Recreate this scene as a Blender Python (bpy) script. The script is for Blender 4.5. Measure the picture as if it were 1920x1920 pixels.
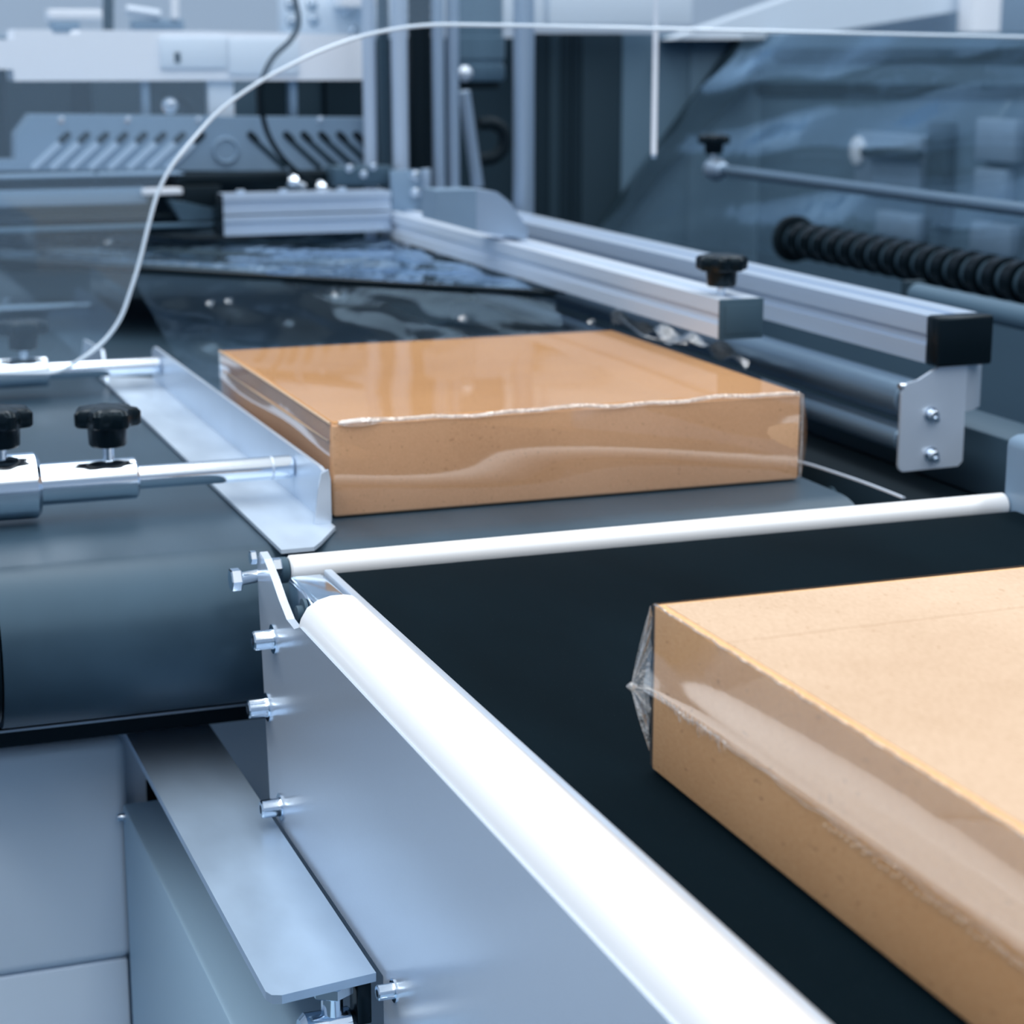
import bpy, bmesh, math, random
from mathutils import Vector, Matrix
random.seed(7)
S = bpy.context.scene
for o in list(bpy.data.objects): bpy.data.objects.remove(o)
COL = S.collection

# ------------------------------------------------------------------ camera
FPX, PITCH, YAW, CH = 3774.0, math.radians(13.12), math.radians(20.2), 0.33
cam = bpy.data.cameras.new('camera'); co = bpy.data.objects.new('camera', cam); COL.objects.link(co)
co.location = (0, 0, CH); co.rotation_euler = (math.pi/2 - PITCH, 0, -YAW)
cam.sensor_width = 36; cam.lens = 36*FPX/1920; cam.clip_start = 0.02
cam.dof.use_dof = True; cam.dof.focus_distance = 1.12; cam.dof.aperture_fstop = 10.0
S.camera = co

# ------------------------------------------------------------------ world, lights, exposure
W = bpy.data.worlds.new('world'); S.world = W; W.use_nodes = True
W.node_tree.nodes['Background'].inputs[0].default_value = (0.90, 0.95, 1.0, 1)
W.node_tree.nodes['Background'].inputs[1].default_value = 0.85
def area(name, loc, sx, sy, watt, rot=(0, 0, 0)):
    l = bpy.data.lights.new(name, 'AREA'); l.shape = 'RECTANGLE'; l.size = sx; l.size_y = sy; l.energy = watt
    l.color = (0.97, 0.99, 1.0)
    o = bpy.data.objects.new(name, l); COL.objects.link(o); o.location = loc; o.rotation_euler = rot
    return o
for i, x in enumerate((-1.5, 0.45, 2.4)):
    area('ceiling_light_panel', (x, 1.0, 2.5), 0.55, 7.0, 64)
S.view_settings.view_transform = 'Standard'; S.view_settings.look = 'None'
S.view_settings.gamma = 1; S.view_settings.use_curve_mapping = False
S.view_settings.exposure = 0.0

# ------------------------------------------------------------------ pixel helpers (direction only; depth from a plane)
_f = Vector((math.sin(YAW)*math.cos(PITCH), math.cos(YAW)*math.cos(PITCH), -math.sin(PITCH)))
_r = Vector((math.cos(YAW), -math.sin(YAW), 0)); _u = _r.cross(_f); _C = Vector((0, 0, CH))
def ray(x, y): return _f + _r*((x-960)/FPX) - _u*((y-960)/FPX)
def PZ(x, y, z): d = ray(x, y); return _C + d*((z-CH)/d.z)
def PX(x, y, X): d = ray(x, y); return _C + d*(X/d.x)
def PY(x, y, Y): d = ray(x, y); return _C + d*(Y/d.y)

# ------------------------------------------------------------------ materials
def new_mat(name):
    m = bpy.data.materials.new(name); m.use_nodes = True
    return m, m.node_tree.nodes, m.node_tree.links, m.node_tree.nodes['Principled BSDF']
def coords(N, L, scale):
    tc = N.new('ShaderNodeTexCoord'); mp = N.new('ShaderNodeMapping'); mp.inputs['Scale'].default_value = scale
    L.new(tc.outputs['Object'], mp.inputs[0]); return mp
def mat(name, col, rough=.5, metal=0., var=0., vscale=(30, 30, 30), bump=0., bscale=200., spec=.5, coat=0., rvar=0.):
    m, N, L, b = new_mat(name)
    b.inputs['Base Color'].default_value = (*col, 1); b.inputs['Roughness'].default_value = rough
    b.inputs['Metallic'].default_value = metal; b.inputs['Specular IOR Level'].default_value = spec
    b.inputs['Specular Tint'].default_value = (.58, .80, 1, 1) if max(col) < .5 else (.85, .93, 1, 1)
    b.inputs['Coat Weight'].default_value = coat; b.inputs['Coat Roughness'].default_value = .06
    if var or rvar:
        mp = coords(N, L, vscale); n = N.new('ShaderNodeTexNoise'); n.inputs['Scale'].default_value = 1; n.inputs['Detail'].default_value = 5
        L.new(mp.outputs[0], n.inputs[0])
        if var:
            mx = N.new('ShaderNodeMix'); mx.data_type = 'RGBA'
            mx.inputs[6].default_value = (*[c*(1-var) for c in col], 1); mx.inputs[7].default_value = (*[min(1, c*(1+var)) for c in col], 1)
            L.new(n.outputs[0], mx.inputs[0]); L.new(mx.outputs[2], b.inputs['Base Color'])
        if rvar:
            mr = N.new('ShaderNodeMapRange'); mr.inputs[3].default_value = max(.02, rough-rvar); mr.inputs[4].default_value = min(1, rough+rvar)
            L.new(n.outputs[0], mr.inputs[0]); L.new(mr.outputs[0], b.inputs['Roughness'])
    if bump:
        mp = coords(N, L, (bscale,)*3); n = N.new('ShaderNodeTexNoise'); n.inputs['Scale'].default_value = 1; n.inputs['Detail'].default_value = 4
        L.new(mp.outputs[0], n.inputs[0]); bp = N.new('ShaderNodeBump'); bp.inputs['Strength'].default_value = bump; bp.inputs['Distance'].default_value = .001
        L.new(n.outputs[0], bp.inputs['Height']); L.new(bp.outputs[0], b.inputs['Normal'])
    return m
def film_mat(name, ior=1.5, rough=.05, gain=1.6, base=.02, haze=0., tint=(1, 1, 1), bump=0., bscale=40., hazecol=(.62, .75, .9), gcol=(1, 1, 1)):
    m, N, L, b = new_mat(name); N.remove(b); out = N['Material Output']
    t = N.new('ShaderNodeBsdfTransparent'); t.inputs[0].default_value = (*tint, 1)
    g = N.new('ShaderNodeBsdfGlossy'); g.inputs['Roughness'].default_value = rough; g.inputs[0].default_value = (*gcol, 1)
    fr = N.new('ShaderNodeFresnel')
    ge = N.new('ShaderNodeNewGeometry'); mi = N.new('ShaderNodeMapRange')      # a thin sheet reflects alike from both sides
    mi.inputs[3].default_value = ior; mi.inputs[4].default_value = 1/ior; L.new(ge.outputs['Backfacing'], mi.inputs[0]); L.new(mi.outputs[0], fr.inputs[0])
    ma = N.new('ShaderNodeMath'); ma.operation = 'MULTIPLY_ADD'; ma.inputs[1].default_value = gain; ma.inputs[2].default_value = base; ma.use_clamp = True
    L.new(fr.outputs[0], ma.inputs[0]); mx = N.new('ShaderNodeMixShader'); L.new(ma.outputs[0], mx.inputs[0])
    if bump:
        mp = coords(N, L, (bscale,)*3); n = N.new('ShaderNodeTexNoise'); n.inputs['Scale'].default_value = 1; n.inputs['Detail'].default_value = 3
        L.new(mp.outputs[0], n.inputs[0]); bp = N.new('ShaderNodeBump'); bp.inputs['Strength'].default_value = bump; bp.inputs['Distance'].default_value = .01
        L.new(n.outputs[0], bp.inputs['Height']); L.new(bp.outputs[0], g.inputs['Normal']); L.new(bp.outputs[0], fr.inputs['Normal'])
    src = t
    if haze:
        d = N.new('ShaderNodeBsdfDiffuse'); d.inputs[0].default_value = (*hazecol, 1)
        tr = N.new('ShaderNodeBsdfTranslucent'); tr.inputs[0].default_value = (*hazecol, 1)
        ad = N.new('ShaderNodeMixShader'); ad.inputs[0].default_value = .5; L.new(d.outputs[0], ad.inputs[1]); L.new(tr.outputs[0], ad.inputs[2])
        m2 = N.new('ShaderNodeMixShader'); m2.inputs[0].default_value = haze; L.new(t.outputs[0], m2.inputs[1]); L.new(ad.outputs[0], m2.inputs[2]); src = m2
    L.new(src.outputs[0], mx.inputs[1]); L.new(g.outputs[0], mx.inputs[2]); L.new(mx.outputs[0], out.inputs[0])
    return m
def cardboard(name, c1, c2, rough=.75):
    m, N, L, b = new_mat(name)
    mp = coords(N, L, (9, 9, 9)); n = N.new('ShaderNodeTexNoise'); n.inputs['Scale'].default_value = 1; n.inputs['Detail'].default_value = 6
    L.new(mp.outputs[0], n.inputs[0])
    mp2 = coords(N, L, (900, 260, 900)); n2 = N.new('ShaderNodeTexNoise'); n2.inputs['Scale'].default_value = 1; n2.inputs['Detail'].default_value = 3
    L.new(mp2.outputs[0], n2.inputs[0])
    ad = N.new('ShaderNodeMath'); ad.operation = 'MULTIPLY_ADD'; ad.inputs[1].default_value = 1.2; L.new(n2.outputs[0], ad.inputs[0])
    s = N.new('ShaderNodeMath'); s.operation = 'MULTIPLY'; s.inputs[1].default_value = 1.3; L.new(n.outputs[0], s.inputs[0])
    s2 = N.new('ShaderNodeMath'); s2.operation = 'SUBTRACT'; s2.inputs[1].default_value = .75; L.new(s.outputs[0], s2.inputs[0]); L.new(s2.outputs[0], ad.inputs[2]); ad.use_clamp = True
    mx = N.new('ShaderNodeMix'); mx.data_type = 'RGBA'; mx.inputs[6].default_value = (*c1, 1); mx.inputs[7].default_value = (*c2, 1)
    L.new(ad.outputs[0], mx.inputs[0])
    # sparse dark fibre flecks
    mp3 = coords(N, L, (420, 160, 420)); v = N.new('ShaderNodeTexNoise'); v.inputs['Scale'].default_value = 1; v.inputs['Detail'].default_value = 1
    L.new(mp3.outputs[0], v.inputs[0]); rp = N.new('ShaderNodeMapRange'); rp.inputs[1].default_value = .70; rp.inputs[2].default_value = .76
    rp.inputs[3].default_value = 0; rp.inputs[4].default_value = .45; L.new(v.outputs[0], rp.inputs[0])
    mx2 = N.new('ShaderNodeMix'); mx2.data_type = 'RGBA'; mx2.inputs[7].default_value = (.32, .16, .07, 1); L.new(rp.outputs[0], mx2.inputs[0]); L.new(mx.outputs[2], mx2.inputs[6])
    L.new(mx2.outputs[2], b.inputs['Base Color']); b.inputs['Roughness'].default_value = rough; b.inputs['Specular IOR Level'].default_value = .25
    bp = N.new('ShaderNodeBump'); bp.inputs['Strength'].default_value = .12; bp.inputs['Distance'].default_value = .001; L.new(n2.outputs[0], bp.inputs['Height']); L.new(bp.outputs[0], b.inputs['Normal'])
    return m

M = {}
M['chrome'] = mat('chrome', (.80, .88, .97), .13, 1.)
M['steel'] = mat('satin_steel', (.68, .77, .89), .32, .55, var=.08, vscale=(20, 20, 20), rvar=.06)
M['brushed'] = mat('mottled_steel', (.61, .71, .82), .36, .45, var=.22, vscale=(26, 12, 26), rvar=.12)
M['bar_steel'] = mat('blued_mottled_steel', (.45, .585, .745), .36, .45, var=.2, vscale=(26, 12, 26), rvar=.12)
M['alu'] = mat('anodised_aluminium', (.70, .79, .91), .34, .3)
M['alu_mid'] = mat('grey_anodised_aluminium', (.50, .61, .76), .36, .4)
M['alu_dull'] = mat('aluminium_shading_tone', (.36, .47, .61), .4, .6)
M['plate'] = mat('side_plate_steel', (.69, .77, .88), .20, .45, bump=.05, bscale=700)
M['rail'] = mat('polished_rail', (.93, .95, .98), .30, .05, coat=.2)
M['roller'] = mat('bright_roller', (.95, .965, .985), .34, .1)
M['paint'] = mat('pale_blue_paint', (.72, .83, .95), .34, 0., coat=.25)
M['paint_mid'] = mat('mid_blue_paint', (.20, .30, .42), .4, 0., coat=.2)
M['paint_deep'] = mat('deep_blue_paint', (.045, .085, .125), .5)
M['white'] = mat('white_enamel', (.84, .89, .97), .4)
M['black'] = mat('black_plastic', (.003, .007, .010), .26, 0., spec=.22)
M['black_matte'] = mat('black_matte', (.004, .009, .013), .6, 0., spec=.25)
M['cap_grey'] = mat('grey_plastic', (.045, .085, .12), .5)
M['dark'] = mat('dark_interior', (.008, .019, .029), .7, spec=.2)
M['slate'] = mat('dark_slate', (.016, .034, .050), .6, spec=.3)  # plain dark slate colour of panels, posts and small parts
M['floor'] = mat('factory_floor', (.05, .08, .11), .6, var=.2, vscale=(3, 3, 3))
M['wall'] = mat('factory_wall', (.50, .60, .73), .8)
def belt_mat(name, col, rough, spec, speck):
    m, N, L, b = new_mat(name)
    mp = coords(N, L, (330, 330, 330)); n = N.new('ShaderNodeTexVoronoi'); n.inputs['Scale'].default_value = 1
    L.new(mp.outputs[0], n.inputs[0]); rp = N.new('ShaderNodeMapRange'); rp.inputs[1].default_value = .0; rp.inputs[2].default_value = .085
    rp.inputs[3].default_value = speck; rp.inputs[4].default_value = 0; L.new(n.outputs['Distance'], rp.inputs[0])
    mp2 = coords(N, L, (14, 5, 14)); n2 = N.new('ShaderNodeTexNoise'); n2.inputs['Scale'].default_value = 1; n2.inputs['Detail'].default_value = 6; L.new(mp2.outputs[0], n2.inputs[0])
    mx = N.new('ShaderNodeMix'); mx.data_type = 'RGBA'; mx.inputs[6].default_value = (*[c*.6 for c in col], 1); mx.inputs[7].default_value = (*[c*1.5 for c in col], 1); L.new(n2.outputs[0], mx.inputs[0])
    mx2 = N.new('ShaderNodeMix'); mx2.data_type = 'RGBA'; mx2.inputs[7].default_value = (.12, .2, .26, 1); L.new(rp.outputs[0], mx2.inputs[0]); L.new(mx.outputs[2], mx2.inputs[6])
    L.new(mx2.outputs[2], b.inputs['Base Color']); b.inputs['Roughness'].default_value = rough; b.inputs['Specular IOR Level'].default_value = spec
    b.inputs['Specular Tint'].default_value = (.50, .76, 1, 1)
    return m
M['belt_black'] = belt_mat('black_belt', (.0022, .0068, .0105), .8, .03, .30)
M['belt_grey'] = belt_mat('grey_belt', (.030, .056, .082), .36, .42, .0)
M['card_near'] = cardboard('kraft_cardboard', (.70, .385, .175), (.86, .53, .28))
M['card_far'] = cardboard('golden_kraft_cardboard', (.68, .38, .205), (.84, .50, .29))
M['card_lid_dimmed'] = cardboard('dimmed_lid_cardboard', (.43, .215, .085), (.56, .30, .13))  # darker than the front: top film's dark reflection put into the colour
M['card_flap'] = cardboard('pale_kraft_cardboard', (.50, .342, .225), (.67, .495, .355))
M['film'] = film_mat('shrink_film', gain=1.9, base=.03, rough=.045, bump=.012, bscale=20)
M['film_flat'] = film_mat('tight_shrink_film', gain=.45, base=.02, rough=.035, bump=.006, bscale=12)
M['film_fold_and_glint'] = film_mat('folded_film', gain=2.2, base=.14, rough=.12, haze=.18, bump=.3, bscale=160, hazecol=(.9, .85, .8))
M['acrylic'] = film_mat('clear_acrylic', gain=1.2, base=.02, rough=.03, haze=.16, gcol=(.55, .78, 1), hazecol=(.52, .72, .92))
M['acrylic_edge'] = mat('acrylic_edge', (.72, .84, .96), .25, 0., coat=.3)
M['web'] = film_mat('packing_film_web', gain=1.5, base=.03, rough=.14, haze=.20, bump=.5, bscale=9, hazecol=(.26, .44, .60), gcol=(.5, .74, 1))
M['crinkle'] = film_mat('crinkled_film', gain=2.2, base=.06, rough=.10, haze=.42, bump=.8, bscale=16, hazecol=(.34, .52, .70), gcol=(.7, .85, 1))
M['drape'] = film_mat('draped_film', gain=.32, base=.003, rough=.10, haze=.035, bump=.28, bscale=17, hazecol=(.30, .50, .70), gcol=(.5, .72, .95))
M['film_glint'] = film_mat('bright_film_glint', gain=2., base=.55, rough=.12, haze=.1)  # mirror-bright film for the sparkle lumps
M['tube_dark'] = mat('dark_steel_tube', (.17, .25, .34), .3, .5)
M['panel_blue'] = mat('panel_blue_paint', (.085, .150, .215), .5)
M['beam_blue'] = mat('beam_blue_paint', (.34, .50, .64), .5)
M['fin'] = mat('pale_fin', (.42, .55, .70), .4)

# ------------------------------------------------------------------ mesh helpers (all geometry in world metres)
WL = {}
def finish(name, bm, m, parent=None, smooth=False, base=None):
    me = bpy.data.meshes.new(name)
    bmesh.ops.recalc_face_normals(bm, faces=bm.faces[:])
    off = WL[parent.name] if parent else (Vector(base) if base is not None else Vector((0, 0, 0)))
    bmesh.ops.translate(bm, verts=bm.verts[:], vec=-off)
    bm.to_mesh(me); bm.free()
    if smooth:
        for p in me.polygons: p.use_smooth = True
        me.set_sharp_from_angle(angle=math.radians(38))
    me.materials.append(M[m] if isinstance(m, str) else m)
    o = bpy.data.objects.new(name, me); COL.objects.link(o)
    if parent: o.parent = parent
    else: o.location = off
    WL[o.name] = off
    return o
def thing(name, label, cat, loc=(0, 0, 0), group=None):
    o = bpy.data.objects.new(name, None); COL.objects.link(o); o.empty_display_size = .02
    o.location = loc; WL[o.name] = Vector(loc); o['label'] = label; o['category'] = cat
    if group: o['group'] = group
    return o
def tag(o, label, cat, group=None):
    o['label'] = label; o['category'] = cat
    if group: o['group'] = group
    return o
def struct(o): o['kind'] = 'structure'; return o
def cube(bm, x0, x1, y0, y1, z0, z1):
    vs = [bm.verts.new((x, y, z)) for x in (x0, x1) for y in (y0, y1) for z in (z0, z1)]
    for q in ((0, 1, 3, 2), (4, 6, 7, 5), (0, 4, 5, 1), (2, 3, 7, 6), (0, 2, 6, 4), (1, 5, 7, 3)): bm.faces.new([vs[i] for i in q])
    return vs
def box(name, x0, x1, y0, y1, z0, z1, m, parent=None, bev=0., seg=2, base=None):
    bm = bmesh.new(); cube(bm, x0, x1, y0, y1, z0, z1)
    if bev: bmesh.ops.bevel(bm, geom=bm.edges[:], offset=bev, segments=seg, affect='EDGES', profile=.5)
    return finish(name, bm, m, parent, bool(bev), base)
def prism_bm(bm, pts, vec):
    a = [bm.verts.new(p) for p in pts]; b = [bm.verts.new(Vector(p)+Vector(vec)) for p in pts]; n = len(pts)
    bm.faces.new(a); bm.faces.new(b[::-1])
    for i in range(n): bm.faces.new((a[i], a[(i+1) % n], b[(i+1) % n], b[i]))
def prism(name, pts, vec, m, parent=None, bev=0., base=None, smooth=False, seg=2):
    bm = bmesh.new(); prism_bm(bm, pts, vec)
    if bev: bmesh.ops.bevel(bm, geom=bm.edges[:], offset=bev, segments=seg, affect='EDGES', profile=.5, clamp_overlap=True)
    return finish(name, bm, m, parent, bool(bev) or smooth, base)
def frame(d):
    d = Vector(d).normalized(); a = Vector((0, 0, 1)) if abs(d.z) < .9 else Vector((1, 0, 0))
    x = d.cross(a).normalized(); return x, d.cross(x).normalized(), d
def lathe_bm(bm, p0, d, prof, n=28, lobes=None):
    """prof = [(distance along d, radius)]; lobes(k, a) scales the radius"""
    x, y, d = frame(d); p0 = Vector(p0); rings = []
    for k, (t, r) in enumerate(prof):
        ring = []
        for i in range(n):
            a = 2*math.pi*i/n; rr = r*(lobes(k, a) if lobes else 1)
            ring.append(bm.verts.new(p0 + d*t + x*(rr*math.cos(a)) + y*(rr*math.sin(a))))
        rings.append(ring)
    for A, B in zip(rings, rings[1:]):
        for i in range(n): bm.faces.new((A[i], A[(i+1) % n], B[(i+1) % n], B[i]))
    bm.faces.new(rings[0][::-1]); bm.faces.new(rings[-1])
def rod(name, p0, p1, r, m, parent=None, n=28, bev=None, base=None):
    p0, p1 = Vector(p0), Vector(p1); l = (p1-p0).length; b = min(r*.18, .0015) if bev is None else bev
    bm = bmesh.new(); lathe_bm(bm, p0, p1-p0, [(0, r-b), (b, r), (l-b, r), (l, r-b)], n); return finish(name, bm, m, parent, True, base)
def lathe(name, p0, d, prof, m, parent=None, n=28, lobes=None, base=None):
    bm = bmesh.new(); lathe_bm(bm, p0, d, prof, n, lobes); return finish(name, bm, m, parent, True, base)
def tube_path(name, pts, r, m, parent=None, n=10, base=None, sub=6):
    pts = [Vector(p) for p in pts]; P = []
    for i in range(len(pts)-1):
        p0, p1, p2, p3 = pts[max(i-1, 0)], pts[i], pts[i+1], pts[min(i+2, len(pts)-1)]
        for s in range(sub):
            t = s/sub; P.append(.5*((2*p1)+(p2-p0)*t+(2*p0-5*p1+4*p2-p3)*t*t+(3*p1-p0-3*p2+p3)*t**3))
    P.append(pts[-1]); bm = bmesh.new(); rings = []; up = None
    for i, p in enumerate(P):
        d = (P[min(i+1, len(P)-1)]-P[max(i-1, 0)]).normalized()
        if up is None: x, y, _ = frame(d)
        else: x = (up - d*up.dot(d)).normalized(); y = d.cross(x)
        up = x
        rings.append([bm.verts.new(p + x*(r*math.cos(2*math.pi*k/n)) + y*(r*math.sin(2*math.pi*k/n))) for k in range(n)])
    for A, B in zip(rings, rings[1:]):
        for i in range(n): bm.faces.new((A[i], A[(i+1) % n], B[(i+1) % n], B[i]))
    bm.faces.new(rings[0][::-1]); bm.faces.new(rings[-1])
    return finish(name, bm, m, parent, True, base)
def bolt(p, d, r, parent, shank=.0, name='bolt', m='chrome', head=None):
    """socket cap screw: washer against the plate, cylindrical head with a hex recess; p on the plate, d away from it"""
    h = head or r*1.35
    bm = bmesh.new(); lathe_bm(bm, Vector(p), d, [(0, r*1.5), (r*.18, r*1.5), (r*.2, r*1.05), (r*.55, r*1.0), (r*.55+h-r*.15, r), (r*.55+h, r*.85), (r*.55+h, r*.5), (r*.55+h*.55, r*.48)], 18)
    o = finish(name, bm, m, parent, True); return o
def hexnut(name, p, d, r, h, parent, m='chrome'):
    bm = bmesh.new(); lathe_bm(bm, p, d, [(0, r*.92), (h*.12, r), (h*.88, r), (h, r*.9)], 6)
    return finish(name, bm, m, parent, False)
def star_knob(p, r, parent, stem=.010, tilt=(0, 0, 1), m='black', k=7, ph=0.):
    """fluted hand knob above a short threaded stem; p = foot of the stem"""
    d = Vector(tilt).normalized(); p = Vector(p)
    hub, cap = r*.62, r*.55
    def lob(i, a): return (1 + .10*math.cos(k*a+ph)) if i >= 3 else 1.
    prof = [(stem, r*.52), (stem+hub*.1, r*.57), (stem+hub, r*.60), (stem+hub, r*.86), (stem+hub+cap*.12, r*.92), (stem+hub+cap*.75, r*.93), (stem+hub+cap*.95, r*.84), (stem+hub+cap*1.05, r*.6), (stem+hub+cap*1.1, r*.25)]
    kb = lathe('knob', p, d, prof, m, parent, 84, lob)
    rod('stem', p-d*.001, p+d*(stem+.002), r*.17, 'chrome', kb, 14)
    return kb
def extrusion_pts(w, h):
    """slotted aluminium profile, outline in (a, b) with origin at lower left"""
    s, dpt, lip = .0045, .0035, .0025
    out = []
    def side(p, q, nrm):
        p, q, nrm = Vector(p), Vector(q), Vector(nrm); L_ = (q-p).length; e = (q-p)/L_
        c = L_/2
        return [p, p+e*(c-s), p+e*(c-s)-nrm*dpt, p+e*(c+s)-nrm*dpt, p+e*(c+s)]
    out += side((0, 0), (w, 0), (0, -1)); out += side((w, 0), (w, h), (1, 0)); out += side((w, h), (0, h), (0, 1)); out += side((0, h), (0, 0), (-1, 0))
    return out
def extrusion_y(name, x0, x1, y0, y1, z0, z1, m, parent):
    pts = [(x0+a, y0, z0+b) for a, b in extrusion_pts(x1-x0, z1-z0)]
    return prism(name, pts, (0, y1-y0, 0), m, parent)
def extrusion_x(name, x0, x1, y0, y1, z0, z1, m, parent):
    pts = [(x0, y0+a, z0+b) for a, b in extrusion_pts(y1-y0, z1-z0)]
    return prism(name, pts, (x1-x0, 0, 0), m, parent)
def pxbox(name, x0, y0, x1, y1, Y, dep, m, parent=None, bev=.001):
    """upright slab whose front covers a pixel rectangle on the plane Y"""
    a, b = PY(x0, y1, Y), PY(x1, y0, Y)
    return box(name, a.x, b.x, Y, Y+dep, a.z, b.z, m, parent, bev)

# ================================================================== SETTING
struct(box('floor', -4, 6, -5, 6, -.92, -.90, 'floor'))
struct(box('wall_back', -4, 6, 6.0, 6.1, -.90, 3.0, 'wall'))
struct(box('wall_front', -4, 6, -5.1, -5.0, -.90, 3.0, 'wall'))
struct(box('wall_right', 6.0, 6.1, -5, 6.1, -.90, 3.0, 'wall'))
struct(box('wall_left', -4.1, -4.0, -5, 6.1, -.90, 3.0, 'wall'))

# ================================================================== FRONT CONVEYOR (black belt, bright side rail)
fc = thing('belt_conveyor', 'conveyor with speckled black belt and bright rounded side rail, carrying the larger box', 'conveyor', (.58, .8, -.90))
PXL = .275                                   # outer face of the left side plate
# belt with a rolled nose
def belt_loop(name, x0, x1, y0, y1, ztop, R, m, parent, th=.003):
    bm = bmesh.new(); prof = []
    n = 18
    for i in range(n+1):
        a = math.pi/2 + math.pi*i/n; prof.append((y0+R*math.cos(a), ztop-R+R*math.sin(a)))
    for i in range(n+1):
        a = -math.pi/2 + math.pi*i/n; prof.append((y1+R*math.cos(a), ztop-R+R*math.sin(a)))
    prism_bm(bm, [(x0, y, z) for y, z in prof], (x1-x0, 0, 0))
    return finish(name, bm, m, parent, True)
belt_loop('belt', .3225, .832, .20, 1.2045, 0, .012, 'belt_black', fc)
# side plate: tall sheet with a rounded ear that carries the idler roller
ear = [(1.105, .004)]
for t in range(7):
    a = t/6; ear.append((1.105+.085*a, .004-.014*math.sin(a*math.pi)*1.0+.012*a**1.5+.0*a))
ear = [(1.108, -.004), (1.122, -.009), (1.140, -.008), (1.158, -.001), (1.176, .008), (1.196, .016), (1.207, .018), (1.214, .012), (1.216, .0)]
outline = [(.15, -.004)] + ear + [(1.208, -.06), (1.198, -.151), (.945, -.151), (.945, -.36), (.15, -.36)]
prism('side_plate', [(PXL, y, z) for y, z in outline], (.005, 0, 0), 'plate', fc)
# rounded rail on top of the plate
prof = [(.2755, -.030), (.2755, -.008), (.2775, -.001), (.2815, .0055), (.288, .0095), (.296, .0115), (.304, .0115), (.309, .0105), (.3125, .008), (.314, .004), (.314, -.03)]
prism('side_rail', [(x, .15, z) for x, z in prof], (0, .965, 0), 'rail', fc, smooth=True)
box('belt_edge_strip', .3155, .3210, .15, 1.205, -.03, .0035, 'steel', fc, .0012)
# chrome clamp between rail end and idler roller
box('roller_clamp', .290, .314, 1.125, 1.198, -.03, .0035, 'chrome', fc, .004, 3)
lathe('clamp_bush', (.2895, 1.150, -.008), (-1, 0, 0), [(0, .009), (.002, .009), (.002, .005), (.006, .005)], 'cap_grey', fc)
# idler roller
rod('idler_roller', (.2985, 1.229, -.001), (.8372, 1.229, -.001), .0092, 'roller', fc, 40, .0012)
rod('roller_collar', (.2915, 1.229, -.001), (.2985, 1.229, -.001), .0085, 'cap_grey', fc, 30)
rod('roller_axle', (.262, 1.2155, -.001), (.2915, 1.226, -.001), .0042, 'chrome', fc, 18)
hexnut('axle_nut', (.2645, 1.2165, -.001), (-1, 0, 0), .0075, .007, fc)
hexnut('axle_nut', (.2905, 1.2165, .005), (-1, 0, 0), .0060, .006, fc)
hexnut('axle_nut', (.274, 1.214, .013), (-1, 0, 0), .0045, .004, fc)
# screws on the plate
for y, z, r in ((1.175, -.030, .0062), (1.196, -.081, .0062), (1.168, -.138, .0058)):
    bolt((PXL, y, z), (-1, 0, 0), r, fc, head=.010)
for y, z, r in ((.925, -.150, .0042), (.905, -.176, .0055)):
    bolt((PXL, y, z), (-1, 0, 0), r, fc, head=.007)
# right-hand side rail
box('side_rail', .8375, .884, .15, 1.235, -.30, .052, 'paint_mid', fc, .009, 4)
for (x, y) in ((.30, .25), (.30, .85), (.87, .25), (.87, .85)):
    box('leg', x-.02, x+.02, y-.02, y+.02, -.90, -.20, 'paint_mid', fc, .003)
box('cross_frame', .281, .846, .83, .87, -.20, -.15, 'paint_mid', fc, .003)

# support bar beside the plate
sb = thing('support_bar', 'flat mottled steel bar bolted beside the conveyor side plate, below the big black roller', 'bar', (.243, 1.15, -.16))
bm = bmesh.new(); prism_bm(bm, [(.212, 1.42, -.155), (.272, 1.42, -.155), (.272, .948, -.155), (.219, .940, -.155), (.214, .942, -.155), (.212, .947, -.155)], (0, 0, .005))
finish('bar', bm, 'bar_steel', sb)
hexnut('nut', (.250, .957, -.155), (0, 0, -1), .012, .007, sb)
rod('adjusting_screw', (.250, .957, -.155), (.250, .957, -.190), .006, 'chrome', sb, 18)
rod('screw_head', (.232, .957, -.183), (.262, .957, -.183), .011, 'chrome', sb, 24, .003)
box('end_stop', .262, .270, .950, .966, -.180, -.156, 'black', sb, .001)

# lower beam that the bar stands on
lb = thing('frame_beam', 'blue-grey frame beam running under the flat steel bar', 'beam', (.24, 1.1, -.90))
box('beam', .209, .268, .60, 1.386, -.62, -.207, 'beam_blue', lb, .002)
for y in (.70, 1.30): box('foot', .215, .262, y-.02, y+.02, -.90, -.62, 'beam_blue', lb, .002)
bolt((.209, 1.378, -.214), (-1, 0, 0), .003, lb, head=.004)

# pale cabinet under the rear conveyor
cb = thing('machine_cabinet', 'pale blue enamelled machine cabinet below the big black roller', 'cabinet', (-.1, 1.6, -.90))
box('front_panel', -.45, .214, 1.388, 1.412, -.330, -.158, 'paint', cb, .009, 4)
box('front_panel', -.45, .2085, 1.390, 1.412, -.60, -.331, 'paint', cb, .002, 2)
box('body', -.45, .80, 1.413, 1.95, -.90, -.160, 'paint', cb, .004)
q = PY(290, 1522, 1.4125); rod('slot', (q.x, 1.4125, q.z), (q.x, 1.4105, q.z), .0055, 'black', cb, 20)
box('slot', q.x-.0055, q.x+.0055, 1.4105, 1.4125, q.z, q.z+.026, 'black', cb, 0)

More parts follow.
